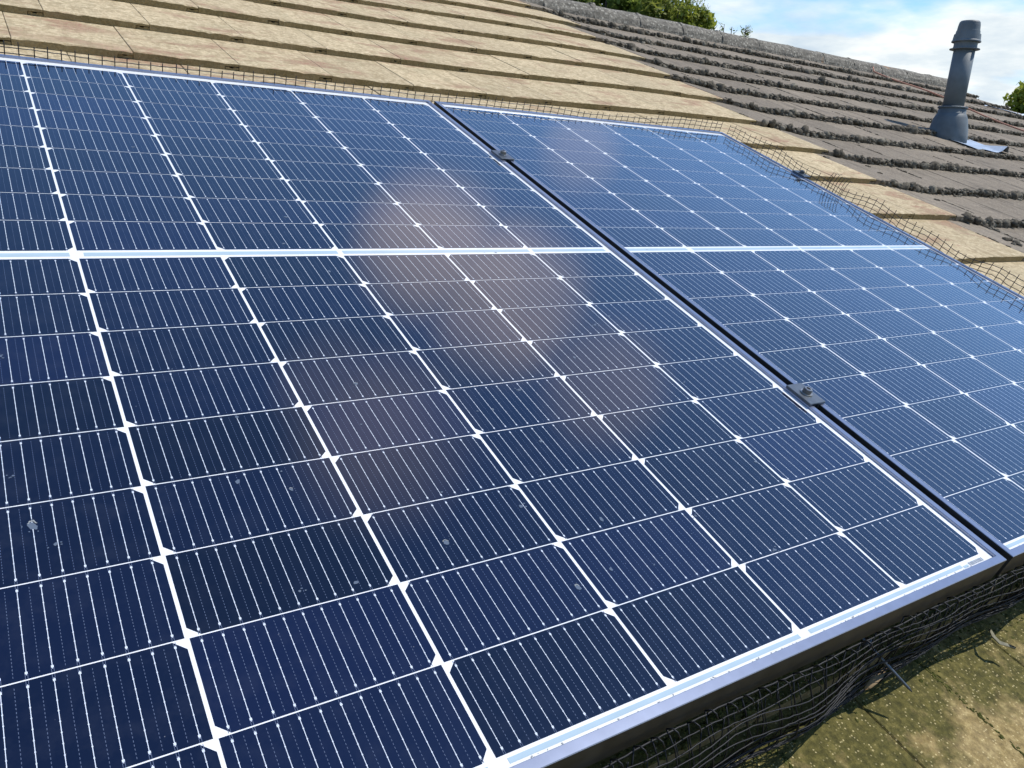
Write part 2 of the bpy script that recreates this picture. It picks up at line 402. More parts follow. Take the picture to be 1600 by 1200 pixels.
def make_panel(xo,label,first=None):
    base=(xo+FX0,FY0,-.032)
    t=thing('solar_panel',label,'solar panel',base,'solar panels on the roof')
    # frame: four mitred bars of hollow box section with lips
    f=MB()
    def bar(x0,y0,x1,y1,m): f.box(x0,y0,.0,x1,y1,.004,m)
    L=.0105
    X0,X1=xo+FX0,xo+FX1+(.0035 if xo==0 else 0)
    prof=[(0,-.032),(0,.0033),(.0007,.004),(L-.0007,.004),(L,.0033),(L,-.0012),(.0016,-.0012),(.0016,-.0304),(.028,-.0304),(.028,-.032)]
    cs=[(X0,FY0,1,1),(X1,FY0,-1,1),(X1,FY1,-1,-1),(X0,FY1,1,-1)]
    vs=[]
    for (x,y,sx,sy) in cs:
        for (d,z) in prof: vs.append((x+sx*d,y+sy*d,z))
    n=len(prof); fs=[];
    for k in range(4):
        k2=(k+1)%4
        for i in range(n):
            j=(i+1)%n
            fs.append((k*n+j,k*n+i,k2*n+i,k2*n+j))
    f.add(vs,fs,0)
    for q in range(4): f.m[q*n]=1  # outer sides get the frame colour darkened for shade
    # corner joint lines
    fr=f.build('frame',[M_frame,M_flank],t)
    b=MB(); b.box(X0+.004,FY0+.004,-.0012,X1-.004,FY1-.004,0,0)
    b.build('backsheet',[M_back],t)
    # printed / tinned connection strips in the middle and along both ends
    def strip(y0,y1,segs):
        for a,c in segs:
            r=MB(); r.quad(xo+a,y0,xo+c,y1,.0002,0); r.build('connection_ribbon',[M_rib],t)
    ym=9*CH+8*RG
    p=CW+CG
    strip(ym+.0065,ym+MG-.0065,[(.0,p-.010),(p+.007,3*p-.006),(3*p+.003,5*p-.006),(5*p+.003,GRID_W-.006)])
    strip(-.0082,-.0034,[(.004,2*p-.010),(2*p+.008,4*p-.008),(4*p+.008,GRID_W-.060)])
    strip(-.0098,-.0062,[(GRID_W-.058,GRID_W-.047)])
    l=MB(); rr=random.Random(3)
    x=GRID_W-.044
    while x<GRID_W-.012:
        w=rr.choice([.0008,.0014,.0022]); l.quad(xo+x,-.0098,xo+x+w,-.0046,.0003,0); x+=w+rr.choice([.0009,.0014])
    l.build('serial_barcode',[M_print],t)
    jb=MB()
    for fx in (.25,.5,.75):
        jb.bevbox(xo+fx*GRID_W-.03,GRID_H/2-.04,-.022,xo+fx*GRID_W+.03,GRID_H/2+.04,-.0016,.004,0)
    jb.build('junction_box',[M_clamp],t)
    return t
panelA=make_panel(0,'left solar panel, seen larger, its grid running out of the picture at the left')
panelB=make_panel(PITCHX,'right solar panel, bluer, between the gap with two clamps and the dark mossy tiles')
me_cell={}
for top in (True,False):
    m=cell_mesh(top); me=bpy.data.meshes.new('cell'); me.from_pydata(m.v,[],m.f)
    for q in (M_cell,M_bus,M_dot): me.materials.append(q)
    me.polygons.foreach_set('material_index',m.m); me.update(); me_cell[top]=me
for t,xo in ((panelA,0),(panelB,PITCHX)):
    bb=BASE[t.name]; items=[]
    for c in range(6):
        for r in range(18):
            cx,cy=xo+cell_x(c),cell_y(r)
            area=0; vis=False
            q=[pix((cx+a*CW,cy+d*CH,0)) for a in (0,.5,1) for d in (0,.5,1)]
            vis=sum(1 for u in q if u and -5<u[0]<1605 and -5<u[1]<1205)
            z=min([u[2] for u in q if u] or [99])
            items.append((-(vis>0),z if vis else 99+r,c,r,cx,cy))
    items.sort()
    rest=MB()
    for i,(nv,z,c,r,cx,cy) in enumerate(items):
        top=((c%2==0)==(r<9))
        if i<100:
            o=bpy.data.objects.new('cell',me_cell[top]); C.objects.link(o); o.parent=t
            o.location=(cx-bb[0],cy-bb[1],0-bb[2])
        else:
            m=cell_mesh(top)
            for fi,fa in enumerate(m.f):
                pass
            rest.add([(x+cx,y+cy,z2) for x,y,z2 in m.v],[],0)
            n0=len(rest.v)-len(m.v)
            for fa,mi in zip(m.f,m.m):
                rest.f.append(tuple(k+n0 for k in fa)); rest.m.append(mi); rest.t.append(.5)
    if rest.f:
        o=rest.build('cell',[M_cell,M_bus,M_dot],t); o['kind']='stuff'
# dried droppings and water marks on the glass
def blob(mb,cx,cy,z,rx,ry,ang,n=14,rough=.3,h=.0):
    vs=[(cx,cy,z+h)]
    for k in range(n):
        a=2*PI*k/n; q=1+R.uniform(-rough,rough); x=rx*q*math.cos(a); y=ry*q*math.sin(a)
        vs.append((cx+x*math.cos(ang)-y*math.sin(ang),cy+x*math.sin(ang)+y*math.cos(ang),z))
    mb.add(vs,[(0,1+k,1+(k+1)%n) for k in range(n)],0)
def specks(t,lst,count,x0,x1):
    m=MB(); mk=MB()
    for px,py,rx,ry in lst:
        p=hit(px,py,0)
        # a dried splash: faint film with a brighter rim on one side
        blob(m,p.x,p.y,.00036,rx*.8,ry*.8,.5,22,.16)
        for k in range(14):
            a=.4+k*.16; q=R.uniform(.75,1.0)
            blob(mk,p.x+rx*math.cos(a)*q,p.y+ry*math.sin(a)*q,.00044,rx*R.uniform(.08,.2),ry*.09,a+1.5,7)
        for k in range(4): blob(m,p.x+R.uniform(-2,2)*rx,p.y+R.uniform(-2,2)*ry,.00036,rx*.15,ry*.12,0,7)
    for i in range(count):
        x,y=R.uniform(x0,x1),R.uniform(.02,GRID_H-.02)
        s=R.choice([.0008,.001,.0013,.0022])
        blob(m,x,y,.0004,s*R.uniform(.8,1.8),s,R.uniform(0,3),7)
        if R.random()<.35:
            for q in range(3): blob(m,x+R.uniform(-.006,.006),y+R.uniform(-.004,.004),.0004,s*.7,s*.5,0,6)
    for i in range(150):       # grime washed down against the bottom lip
        blob(mk,R.uniform(x0,x1),-.0118+abs(R.gauss(0,.0012)),.00044,R.uniform(.0004,.0016),R.uniform(.0003,.0008),R.uniform(0,3),7)
    k0=mk.build('grime',[M_grime],t); k0['kind']='stuff'
    return m.build('dirt_speck',[M_speck],t)
specks(panelA,[(50,822,.004,.007),(903,918,.003,.0045),(697,848,.0035,.004),(556,600,.003,.003),(770,640,.002,.002),(845,690,.0025,.002),(455,765,.002,.003),(443,381,.003,.002),(208,230,.004,.002),(1034,872,.001,.001)],70,.02,GRID_W-.02)['kind']='stuff'
specks(panelB,[(1395,402,.002,.002),(960,285,.004,.002),(1290,690,.002,.002)],40,PITCHX+.02,PITCHX+GRID_W-.02)['kind']='stuff'

# ------------------------------------------------------------------ rails and clamps
TILE_Z=-.13
for y,lab in ((.335,'black rail under the panels by the lower clamp'),(1.315,'black rail under the panels by the upper clamp')):
    m=MB(); m.bevbox(-.06,y-.02,-.070,PITCHX+FX1+.035,y+.02,-.0335,.002)
    rl=thing('mounting_rail',lab,'rail',(-.06,y,-.07),'rails under the panels'); m.build('rail',[M_alu],rl)
    h=MB()
    for x in (.2,.95,1.7,2.2): h.box(x-.02,y-.03,-.148,x+.02,y-.024,-.036); h.box(x-.02,y-.03,-.152,x+.02,y+.1,-.146)
    h.build('roof_hook',[M_steel],rl)
def clamp(x,y,wx,label,endc=False):
    t=thing('panel_clamp',label,'clamp',(x,y,.004),'clamps holding the panel edges')
    m=MB(); m.bevbox(x-wx/2,y-.026,.0045,x+wx/2,y+.026,.0088,.0008)
    if not endc: m.box(x-.0065,y-.026,-.0335,x-.0035,y+.026,.0046); m.box(x+.0035,y-.026,-.0335,x+.0065,y+.026,.0046)
    else: m.box(x+.007,y-.026,-.0335,x+.010,y+.026,.0046)
    m.build('plate',[M_clamp],t)
    b=MB()
    prof=[(0,.0098),(.001,.0104),(.002,.0098)]
    b.lathe((x,y,.0088),(0,0,1),prof,24)
    pr=[(.002,.0066),(.0085,.0066),(.0092,.0058),(.0092,.0036),(.0062,.0034)]
    b.lathe((x,y,.0088),(0,0,1),pr,16)
    for k in range(16):
        a=2*PI*k/16; b.tube([(x+.0066*math.cos(a),y+.0066*math.sin(a),.011),(x+.0066*math.cos(a),y+.0066*math.sin(a),.0168)],.00055,4)
    b.build('bolt',[M_steel if not endc else M_clamp],t,smooth=False)
    return t
GX=(FX1+.0035+PITCHX+FX0)/2
clamp(GX,.335,.038,'black clamp plate with steel bolt in the gap, nearer of the two')
clamp(GX,1.315,.038,'small dark clamp bridging the gap near the top edge of the panels')
clamp(PITCHX+FX1+.004,1.335,.032,'black end clamp on the outer edge of the right panel, against wire mesh',True)

# ------------------------------------------------------------------ roof tiles
HBASE=HOUSE_BASE
house=thing('house','house under the panels with a low tiled roof, tan tiles turning to dark mossy ones','house',HBASE)
COURSE={-10:-1.03,-9:-.69,-8:-.352,-7:-.012,-6:.305,-5:.63,-4:.97,-3:1.315,-2:1.655,-1:1.998,0:2.342,1:2.69,2:3.04,3:3.39,4:3.745,5:4.10,6:4.45,7:4.80}
JOINT={-10:.0,-9:.15,-8:.905,-7:1.052,-6:.2,-5:.3,-4:.21,-3:.27,-2:.19,-1:.285,0:.145,1:.265,2:.132,3:.30,4:.18,5:.32,6:.21}
BND={-10:2.6,-9:2.7,-8:2.9,-7:3.1,-6:3.2,-5:3.3}
RIGHT=8.93; LEFT=-3.2
def sstep(a,b,x):
    t=min(1,max(0,(x-a)/(b-a))); return t*t*(3-2*t)
def hump(x): return .023*sstep(1.5,3.0,x)*(1-sstep(3.25,3.7,x))
def tile_z(x,y):
    ks=[k for k in COURSE if COURSE[k]<=y]; k=max(ks); y0=COURSE[k]; y1=COURSE.get(k+1,y0+.35)
    return TILE_Z-.022*(y-y0)/(y1-y0)+hump(x)
tanm=MB(); darkm=MB(); mossjoints=[]
W=.300
prof=[(-.040,-.0218),(-.040,-.0125),(-.030,-.0120),(-.027,-.0155),(-.018,-.0158),(-.015,-.0120),(-.0012,-.0125),(-.0012,-.0225)]
body=[(0.0006,-.0222),(0,-.0016),(.0016,0)]+[(.0016+.2956*q/16,0) for q in range(1,16)]+[(.2972,0),(.2986,-.0012),(.2986,-.0092),(.2585,-.0102),(.2575,-.0222)]
def slab(mb,x0,yk,profile,gauge,inset,jz,mtop,mfront,yaw):
    n=len(profile)
    L=gauge+.055
    s=-.022/gauge
    secs=[(0,1.0,.0012),(.0026,0,0.0),(L,0,0)]
    vs=[]
    wear=[min(.004,abs(R.gauss(0,.0011))+(R.uniform(.0015,.004) if R.random()<.05 else 0)) for _ in profile]
    for si,(dy,_,drop) in enumerate(secs):
        for pi_,(x,z) in enumerate(profile):
            zz=z-((drop+wear[pi_]) if z>-.002 else 0)*(1 if si==0 else 0)
            yy=dy+(wear[pi_]*1.1 if (si==1 and z>-.002) else 0)
            X=x0+x; vs.append((X,yk+inset+yy+yaw*(x-.15),TILE_Z+zz+s*dy+hump(X)+jz))
    fs=[tuple(range(n))]
    ms=[mfront]
    for r in range(2):
        for i in range(n):
            j=(i+1)%n; fs.append((r*n+i,r*n+j,(r+1)*n+j,(r+1)*n+i))
            zz=(profile[i][1]+profile[j][1])/2
            ms.append(mtop if zz>-.0045 else mfront)
    n0=len(mb.v); mb.v.extend(vs)
    for fa,mi in zip(fs,ms):
        mb.f.append(tuple(k+n0 for k in fa[::-1])); mb.m.append(mi); mb.t.append(mb.tint)
for k in range(-10,7):
    y=COURSE[k]; gauge=COURSE[k+1]-y
    off=JOINT[k]
    bx=hit(*{0:(1152,185.5),1:(1102,151),2:(1012,110),3:(981,86),4:(904,54),5:(884,35),-1:(1269,234.5),-2:(1341,280),-3:(1472,339.5),-4:(1575.5,399)}[k],-.14).x if -4<=k<=5 else BND.get(k,3.2)
    if k==6: bx=3.0
    # line the joints of this course up with its boundary joint
    if -4<=k<=5: off=bx
    i0=math.floor((LEFT-off)/W)
    i1=math.ceil((RIGHT-off)/W)
    for i in range(i0,i1):
        x0=off+i*W
        if x0+W>RIGHT+.02: continue
        isdark = x0>=bx-.02
        mb=darkm if isdark else tanm
        mb.tint=R.random()
        jz=R.uniform(-.0012,.0012); iy=R.uniform(-.003,.003); yaw=R.uniform(-.008,.008)
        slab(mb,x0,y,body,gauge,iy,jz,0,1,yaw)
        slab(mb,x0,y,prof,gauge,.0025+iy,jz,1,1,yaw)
        if isdark: mossjoints.append((x0,y,k,gauge))
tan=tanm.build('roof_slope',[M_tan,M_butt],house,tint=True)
tan['label']='clean tan concrete tiles with brown lichened lower edges'
dark=darkm.build('roof_slope',[M_dark,M_dark],house,tint=True)
dark['label']='dark grey weathered tiles whose lower edges are thick with moss'

# moss cushions along the lower edges of the dark courses
ICO=None
def ico():
    global ICO
    if ICO is None:
        import bmesh
        bm=bmesh.new(); bmesh.ops.create_icosphere(bm,subdivisions=2,radius=1)
        ICO=([tuple(v.co) for v in bm.verts],[tuple(v.index for v in f.verts) for f in bm.faces]); bm.free()
    return ICO
def cushion(mb,x,y,z,rx,ry,rz):
    V,F=ico(); a=R.uniform(0,6.28); ca,sa=math.cos(a),math.sin(a)
    mb.tint=R.random()
    vs=[]
    for (vx,vy,vz) in V:
        q=1+R.uniform(-.3,.3)
        X,Y=vx*ca-vy*sa,vx*sa+vy*ca
        vs.append((x+X*rx*q,y+Y*ry*q,z+vz*rz*q))
    mb.add(vs,F,0)
mm=MB()
for k in range(-4,7):
    y=COURSE[k]
    bx=min([j[0] for j in mossjoints if j[2]==k] or [3.2])
    x=bx+.03
    dens=0
    while x<RIGHT-.02:
        vis=pix((x,y,TILE_Z)); 
        step=.0062 if (vis and vis[2]<4.5) else .0085
        fade=min(1,(x-bx)/.35)
        x+=R.uniform(.6,1.4)*step/(.35+.65*fade)
        nn=.5+.5*math.sin(x*7.3+k*2.1)*math.sin(x*2.7+k)
        if R.random()>.55+.45*fade: continue
        s=math.exp(R.gauss(-.18,.34))*(.75+.55*nn)
        r=.0115*s
        zb=TILE_Z+hump(x)
        cushion(mm,x,y-.001+R.gauss(0,.004),zb-R.uniform(.0,.023),r*R.uniform(.8,1.6),r*R.uniform(.75,1.1),r*R.uniform(.7,1.2))
        if R.random()<.35: cushion(mm,x,y+R.uniform(0,.02),zb-.001,r*.9,r*1.1,r*.45)
        if R.random()<.10: cushion(mm,x,y-R.uniform(.012,.03),zb-.0225,r*.9,r*.8,r*.7)
# moss pushed into the joints and odd clumps lying on the tiles
for (x0,y,k,gauge) in mossjoints:
    if k<-4: continue
    if R.random()<.7:
        a=R.uniform(0,.5); L=R.uniform(.15,.5)
        n=int(L*gauge/.006)
        for i in range(n):
            yy=y+gauge*(a+L*i/max(1,n))
            if yy>y+gauge-.02: break
            if R.random()<.35: continue
            cushion(mm,x0-.002+R.uniform(-.003,.003),yy,tile_z(x0,yy)+.0005,R.uniform(.0025,.005),R.uniform(.004,.009),R.uniform(.0018,.004))
for (px,py,s) in [(1290,250,.02),(1357,259,.014),(1373,274,.014),(1465,312,.016),(1545,352,.03),(1556,358,.026),(1575,381,.035),(1583,388,.03),(1400,372,.015),(1415,265,.012),(1228,123,.03)]:
    p=hit(px,py,-.135)
    for q in range(9): cushion(mm,p.x+R.uniform(-s,s),p.y+R.uniform(-s,s)*.5,tile_z(p.x,p.y)+.002,s*.3,s*.25,s*.22)
mo=mm.build('moss',[M_moss],dark,smooth=True,tint=True); mo['kind']='stuff'
# green moss and crumbs at the damp foot of the wire mesh
mg=MB()
for i in range(2200):
    x=R.uniform(.2,2.3); y=-.012+R.gauss(0,.022)
    if y>.05: continue
    cushion(mg,x,y,tile_z(x,y)-.001,R.uniform(.001,.004),R.uniform(.001,.004),R.uniform(.0008,.0025))
for j in (1.052,.752,1.352,1.652):
    for i in range(420):
        y=R.uniform(-.33,-.02)
        if R.random()>.35+.65*math.exp(-(abs(y+.02))/.06): continue
        cushion(mg,j-.002+R.gauss(0,.0022),y,tile_z(j,y)-.0005,R.uniform(.0009,.0020),R.uniform(.0012,.0035),R.uniform(.0008,.0018))
mgo=mg.build('moss',[M_mossg],tan,smooth=True,tint=True); mgo['kind']='stuff'

# ridge tiles, each with a lapped collar
RY,RZ=4.79,-.185
up=Vector((0,sp,cp)); side=Vector((0,cp,-sp))
def ridge_piece(x0,x1,rad,th):
    m=MB(); n=14; vs=[]
    secs=[(x0,rad),(x0+(x1-x0)*.33,rad*.99),(x0+(x1-x0)*.66,rad*1.0),(x1-.05,rad*1.01),(x1-.049,rad*1.035),(x1,rad*1.035)]
    for (x,r) in secs:
        for q in range(n+1):
            a=PI*q/n; 
            rr=r*(1+R.uniform(-.035,.035))
            p=Vector((x+R.uniform(-.003,.003),RY,RZ))+up*(math.sin(a)*rr)+side*(-math.cos(a)*rr*1.05); vs.append(tuple(p))
        for q in range(n+1):
            a=PI*q/n; p=Vector((x,RY,RZ))+up*(math.sin(a)*(r-th))+side*(-math.cos(a)*(r-th)*1.05); vs.append(tuple(p))
    w=2*(n+1); fs=[]
    for s in range(len(secs)-1):
        for q in range(n):
            a=s*w+q; fs.append((a,a+1,a+w+1,a+w)); b2=s*w+n+1+q; fs.append((b2+1,b2,b2+w,b2+w+1))
        a=s*w; fs.append((a,a+w,a+w+n+1,a+n+1)); a=s*w+n; fs.append((a+w,a,a+n+1,a+w+n+1))
    for s in (0,len(secs)-1):
        for q in range(n):
            a=s*w+q; fs.append((a+1,a,a+n+1,a+n+2) if s==0 else (a,a+1,a+n+2,a+n+1))
    m.add(vs,fs,0); return m
x=LEFT
while x<8.5:
    ridge_piece(x+.002,x+.45,.110,.016).build('ridge_tile',[M_ridge],house,smooth=False); x+=.448
mt=MB()
for i in range(900):
    xx=R.uniform(2.5,8.75); cushion(mt,xx,RY-.120+R.uniform(-.012,.004),-.155+R.uniform(-.004,.012),R.uniform(.006,.016),R.uniform(.006,.012),R.uniform(.005,.011))
for i in range(6):
    xx=LEFT+.448*R.randint(13,26)+.43; a=R.uniform(-.5,.4)
    p=Vector((xx,RY,RZ))+up*(math.cos(a)*.106)+side*(math.sin(a)*.106)
    for q in range(3): cushion(mt,p.x+R.uniform(-.03,.03),p.y+R.uniform(-.02,.02),p.z+R.uniform(0,.01),.018,.014,.012)
mo2=mt.build('mortar_bed',[M_ridge],house,smooth=True,tint=True); mo2['kind']='stuff'
# bedding at the bare gable end of the ridge
# back slope, walls, fascia
RWY=to_world((0,RY,RZ)).y; RWZ=to_world((0,RY,RZ)).z+.02
EW=to_world((0,-1.03,-.16)); EZ=EW.z; EY=EW.y; BY=2*RWY-EY
def W2R(p): return to_roof(p)
bs=MB(); nrows=18
for r in range(nrows):
    t0=r/nrows; t1=(r+1)/nrows
    ya=RWY+(BY-RWY)*t0; yb=RWY+(BY-RWY)*t1+.03; za=RWZ+(EZ-RWZ)*t0-.02; zb=RWZ+(EZ-RWZ)*t1+.004
    vs=[W2R(p) for p in ((LEFT,ya,za),(RIGHT,ya,za),(RIGHT,yb,zb),(LEFT,yb,zb),(LEFT,ya,za-.03),(RIGHT,ya,za-.03),(RIGHT,yb,zb-.024),(LEFT,yb,zb-.024))]
    bs.add(vs,[(0,1,2,3),(7,6,5,4),(3,2,6,7),(0,3,7,4),(1,0,4,5),(2,1,5,6)],0)
bo=bs.build('roof_slope',[M_dark],house,tint=True); bo['label']='rear slope of dark tiles beyond the ridge'
un=MB()   # boarding just below the tiles
vs=[(LEFT+.05,-1.0,-.17),(RIGHT-.05,-1.0,-.17),(RIGHT-.05,4.78,-.19),(LEFT+.05,4.78,-.19)]
un.add(vs,[(0,1,2,3)],0); un.add([(x,y,z-.05) for x,y,z in vs],[(3,2,1,0)],0)
un.build('underlay',[M_void],house)
wl=MB()
def wbox(mb,x0,y0,z0,x1,y1,z1):
    vs=[W2R(p) for p in ((x0,y0,z0),(x1,y0,z0),(x1,y1,z0),(x0,y1,z0),(x0,y0,z1),(x1,y0,z1),(x1,y1,z1),(x0,y1,z1))]
    mb.add(vs,[(3,2,1,0),(4,5,6,7),(0,1,5,4),(1,2,6,5),(2,3,7,6),(3,0,4,7)],0)
wy0,wy1=EY+.35,BY-.35
wz=EZ-.02
wbox(wl,LEFT+.25,wy0,0,RIGHT-.08,wy0+.25,wz); wbox(wl,LEFT+.25,wy1-.25,0,RIGHT-.08,wy1,wz)
for xg in (LEFT+.25,RIGHT-.33):
    pr=[(wy0+.252,0),(wy1-.252,0),(wy1-.252,wz),(RWY,RWZ-.24),(wy0+.252,wz)]
    vs=[W2R((xg,y,z)) for y,z in pr]+[W2R((xg+.25,y,z)) for y,z in pr]
    wl.add(vs,[(4,3,2,1,0),(5,6,7,8,9)]+[(i,(i+1)%5,(i+1)%5+5,i+5) for i in range(5)],0)
wl.build('wall',[M_brick],house)
fa=MB(); wbox(fa,LEFT+.05,EY+.06,EZ-.2,RIGHT-.06,EY+.08,EZ-.012); wbox(fa,LEFT+.05,EY+.081,EZ-.2,RIGHT-.06,wy0,EZ-.19)
fa.build('fascia',[M_wood],house)

# ------------------------------------------------------------------ bird mesh
def wav(x,s): return math.sin(x*9.1+s)*.5+math.sin(x*23.7+s*2.3)*.3+math.sin(x*4.1+s*1.7)*.6
def strip_mesh(name,label,n0,n1,step,pfun,nh,r,group,base,mat,skip=0,rough=.0012,prong=True):
    """a wire grid: upright wires every step, level wires between; pfun(u,h) gives a point, h from 0 (roof) to 1 (top)"""
    m=MB()
    us=[n0+step*i for i in range(int((n1-n0)/step)+1)]
    for u in us:
        lean=R.uniform(-rough,rough)*2
        top=1.0+(R.uniform(.0,.05) if prong else 0)
        pts=[]
        for q in range(6):
            h=top*q/5; p=Vector(pfun(u+lean*h,h)); pts.append(p+Vector((R.uniform(-1,1),R.uniform(-1,1),R.uniform(-1,1)))*.0005)
        m.tube(pts,r,4)
    for j in range(nh):
        h=(j+.6)/nh
        pts=[]; u=n0
        while u<=n1:
            pts.append(Vector(pfun(u,h+R.uniform(-.006,.006)))); u+=step*.5
        m.tube(pts,r*.92,4)
    return m
def top_z(x): return .019+.016*sstep(1.7,2.2,x)+.004*wav(x,1.2)
def pf_top(u,h):
    zb=tile_z(u,1.712)+.001; zt=top_z(u)
    return (u,1.7185+.002*math.sin(u*5)+.0015*wav(u,h*2),zb+(zt-zb)*h)
mtop=strip_mesh('t','',-.32,PITCHX+FX1+.006,.0252,pf_top,12,.00108,None,None,M_wire)
o=mtop.build('wire_mesh',[M_wire],base=(1.0,1.705,-.13)); tag(o,'black wire mesh strip along the top edge of both panels, below the tan tiles','wire mesh','bird mesh around the panels')
XR=PITCHX+FX1+.010
def rt_z(y): return .034+.007*math.sin(y*13+.8)+.004*math.sin(y*31)+.003*wav(y,.3)
def pf_r(u,h):
    zb=tile_z(XR,u)+.001; zt=rt_z(u)
    return (XR+.0075*h+.002*wav(u,h*2+1),u,zb+(zt-zb)*h)
mr=strip_mesh('r','',-.03,1.705,.0243,pf_r,13,.00100,None,None,M_wire)
# a doubled, curled overlap beside the end clamp
for i in range(7):
    y=1.245-.011*i; m0=Vector((XR+.006,y,-.01)); mr.tube([m0,m0+Vector((.004,0,.04)),m0+Vector((.008,-.004,.062)),m0+Vector((.014,-.008,.058+.004*(i%3)))],.001,4)
o=mr.build('wire_mesh',[M_wire],base=(XR,.8,-.13)); tag(o,'black wire mesh strip up the right side of the right panel, mirrored in its glass','wire mesh','bird mesh around the panels')
def pf_b(u,h):
    # bulges forward, clinched under the frame, crumpled
    yb=-.034+.012*math.sin(u*6.1+.4)+.006*wav(u,2.2); zb=tile_z(u,yb)+.002
    y=yb+( -.0265-yb)*h**1.6 -.013*math.sin(h*PI)*(1+.55*math.sin(u*11+1)+.3*math.sin(u*27))
    z=zb+(-.024-zb)*(h**.9)+.0035*math.sin(u*19+h*3)
    return (u+.006*math.sin(h*5+u*9),y,z)
mb_=MB()
xs=-.3; x1=PITCHX+FX1+.006
u=xs
while u<x1:
    sk=R.gauss(0,.006)
    pts=[Vector(pf_b(u+sk*(1-q/7),q/7))+Vector((R.gauss(0,.0012),R.gauss(0,.0012),R.gauss(0,.0008))) for q in range(8)]
    mb_.tube(pts,.0009,5)
    # bent hook end at the top
    p=pts[-1]; mb_.tube([p,p+Vector((.001,-.004,.006)),p+Vector((.003,-.009,.006)),p+Vector((.005,-.012,.001))],.00085,5)
    u+=.0254*R.uniform(.85,1.15)
u=xs
while u<x1:     # the folded-over second layer
    sk=R.gauss(0,.02)
    pts=[Vector(pf_b(u+sk*(1-q/6),q/7))+Vector((R.gauss(0,.0015),.006+R.gauss(0,.0015),R.gauss(0,.001)-.001)) for q in range(7)]
    mb_.tube(pts,.0007,4); u+=.0170*R.uniform(.8,1.2)
HL=[0.02,.07,.12,.17,.22,.28,.34,.40,.47,.54,.61,.68,.76,.84,.92,1.0]
for j in range(16):
    h=HL[j]
    ph=R.uniform(0,6); pts=[]; u=xs
    while u<x1:
        hh=h+.025*math.sin(u*17+ph)+.014*math.sin(u*41+ph*2)
        pts.append(Vector(pf_b(u,max(0.0,min(1.0,hh))))+Vector((0,R.gauss(0,.0003)-.0015,R.gauss(0,.0003)))); u+=.009
    mb_.tube(pts,.00072 if h<1 else .0010,5)
o=mb_.build('wire_mesh',[M_wire_hi],base=(1.0,-.03,-.13),smooth=True); tag(o,'crumpled dark wire mesh hanging below the bottom edge of the panels to the mossy tiles','wire mesh','bird mesh around the panels')

# skewer pin that fixes the mesh
a=hit(1352,1002,-.082); b=hit(1425,1081,-.112)
m=MB(); m.tube([a+(a-b)*.25,a,a+(b-a)*.5,a+(b-a)*.93,b],[.0022,.0022,.0021,.0017,.0006],10)
t=thing('fixing_pin','dark pointed pin sticking out of the crumpled wire mesh below the panels','pin',tuple(b)); m.build('shaft',[M_clamp],t,smooth=True)
d=(b-a).normalized(); m=MB(); m.lathe(a-d*.001,d,[(0,.006),(.002,.0075),(.004,.0075),(.005,.004)],16); m.build('washer',[M_clamp],t)
# straw hanging from the end of the gap
m=MB(); m.tube([hit(1583,864,-.018),hit(1572,884,-.035),hit(1557,906,-.04),hit(1546,928,-.052)],[.0010,.0011,.0011,.0008],6)
o=m.build('dry_stalk',[M_stick],base=tuple(hit(1583,864,-.018)),smooth=True); tag(o,'thin straw coloured stalk hanging out of the gap between the panels','dry stalk')
def leaf(name,label,pts,w,mat,cat='leaf'):
    m=MB(); n=len(pts); vs=[]
    P=[Vector(p) for p in pts]
    for i,p in enumerate(P):
        d=(P[min(i+1,n-1)]-P[max(i-1,0)]).normalized(); s=d.cross(Vector((0,0,1))).normalized()
        ww=w*math.sin(PI*(.12+.8*i/(n-1)))
        vs+= [tuple(p-s*ww+Vector((0,0,.003))),tuple(p),tuple(p+s*ww+Vector((0,0,.0025)))]
    vs2=[(x,y,z-.0007) for x,y,z in vs]; k=len(vs)
    fs=[]
    for i in range(n-1):
        for q in (0,1):
            a=i*3+q; fs.append((a,a+1,a+4,a+3)); fs.append((a+k+3,a+k+4,a+k+1,a+k))
        a=i*3; fs.append((a,a+3,a+3+k,a+k)); a=i*3+2; fs.append((a+3,a,a+k,a+3+k))
    e=(n-1)*3
    for q in (0,1): fs.append((q+1,q,q+k,q+1+k)); fs.append((e+q,e+q+1,e+q+1+k,e+q+k))
    m.add(vs,fs); m2=m
    m2.v.extend(vs2)
    o=m2.build(name,[mat],base=tuple(P[0]),smooth=True); tag(o,label,cat); return o
leaf('dry_leaf','pale tipped brown dead leaf lying at the foot of the mesh, left of the pin',[tuple(hit(x,y,z)) for x,y,z in ((1384,1042,-.118),(1375,1055,-.112),(1364,1066,-.112),(1356,1074,-.117),(1350,1079,-.122))],.0042,M_leafd)
leaf('dry_leaf','curled grey green dead leaf on the mossy tile near the right edge',[tuple(hit(x,y,z)) for x,y,z in ((1545,984,-.124),(1551,996,-.122),(1561,1006,-.123),(1574,1010,-.124),(1586,1014,-.121))],.0032,M_leafg)

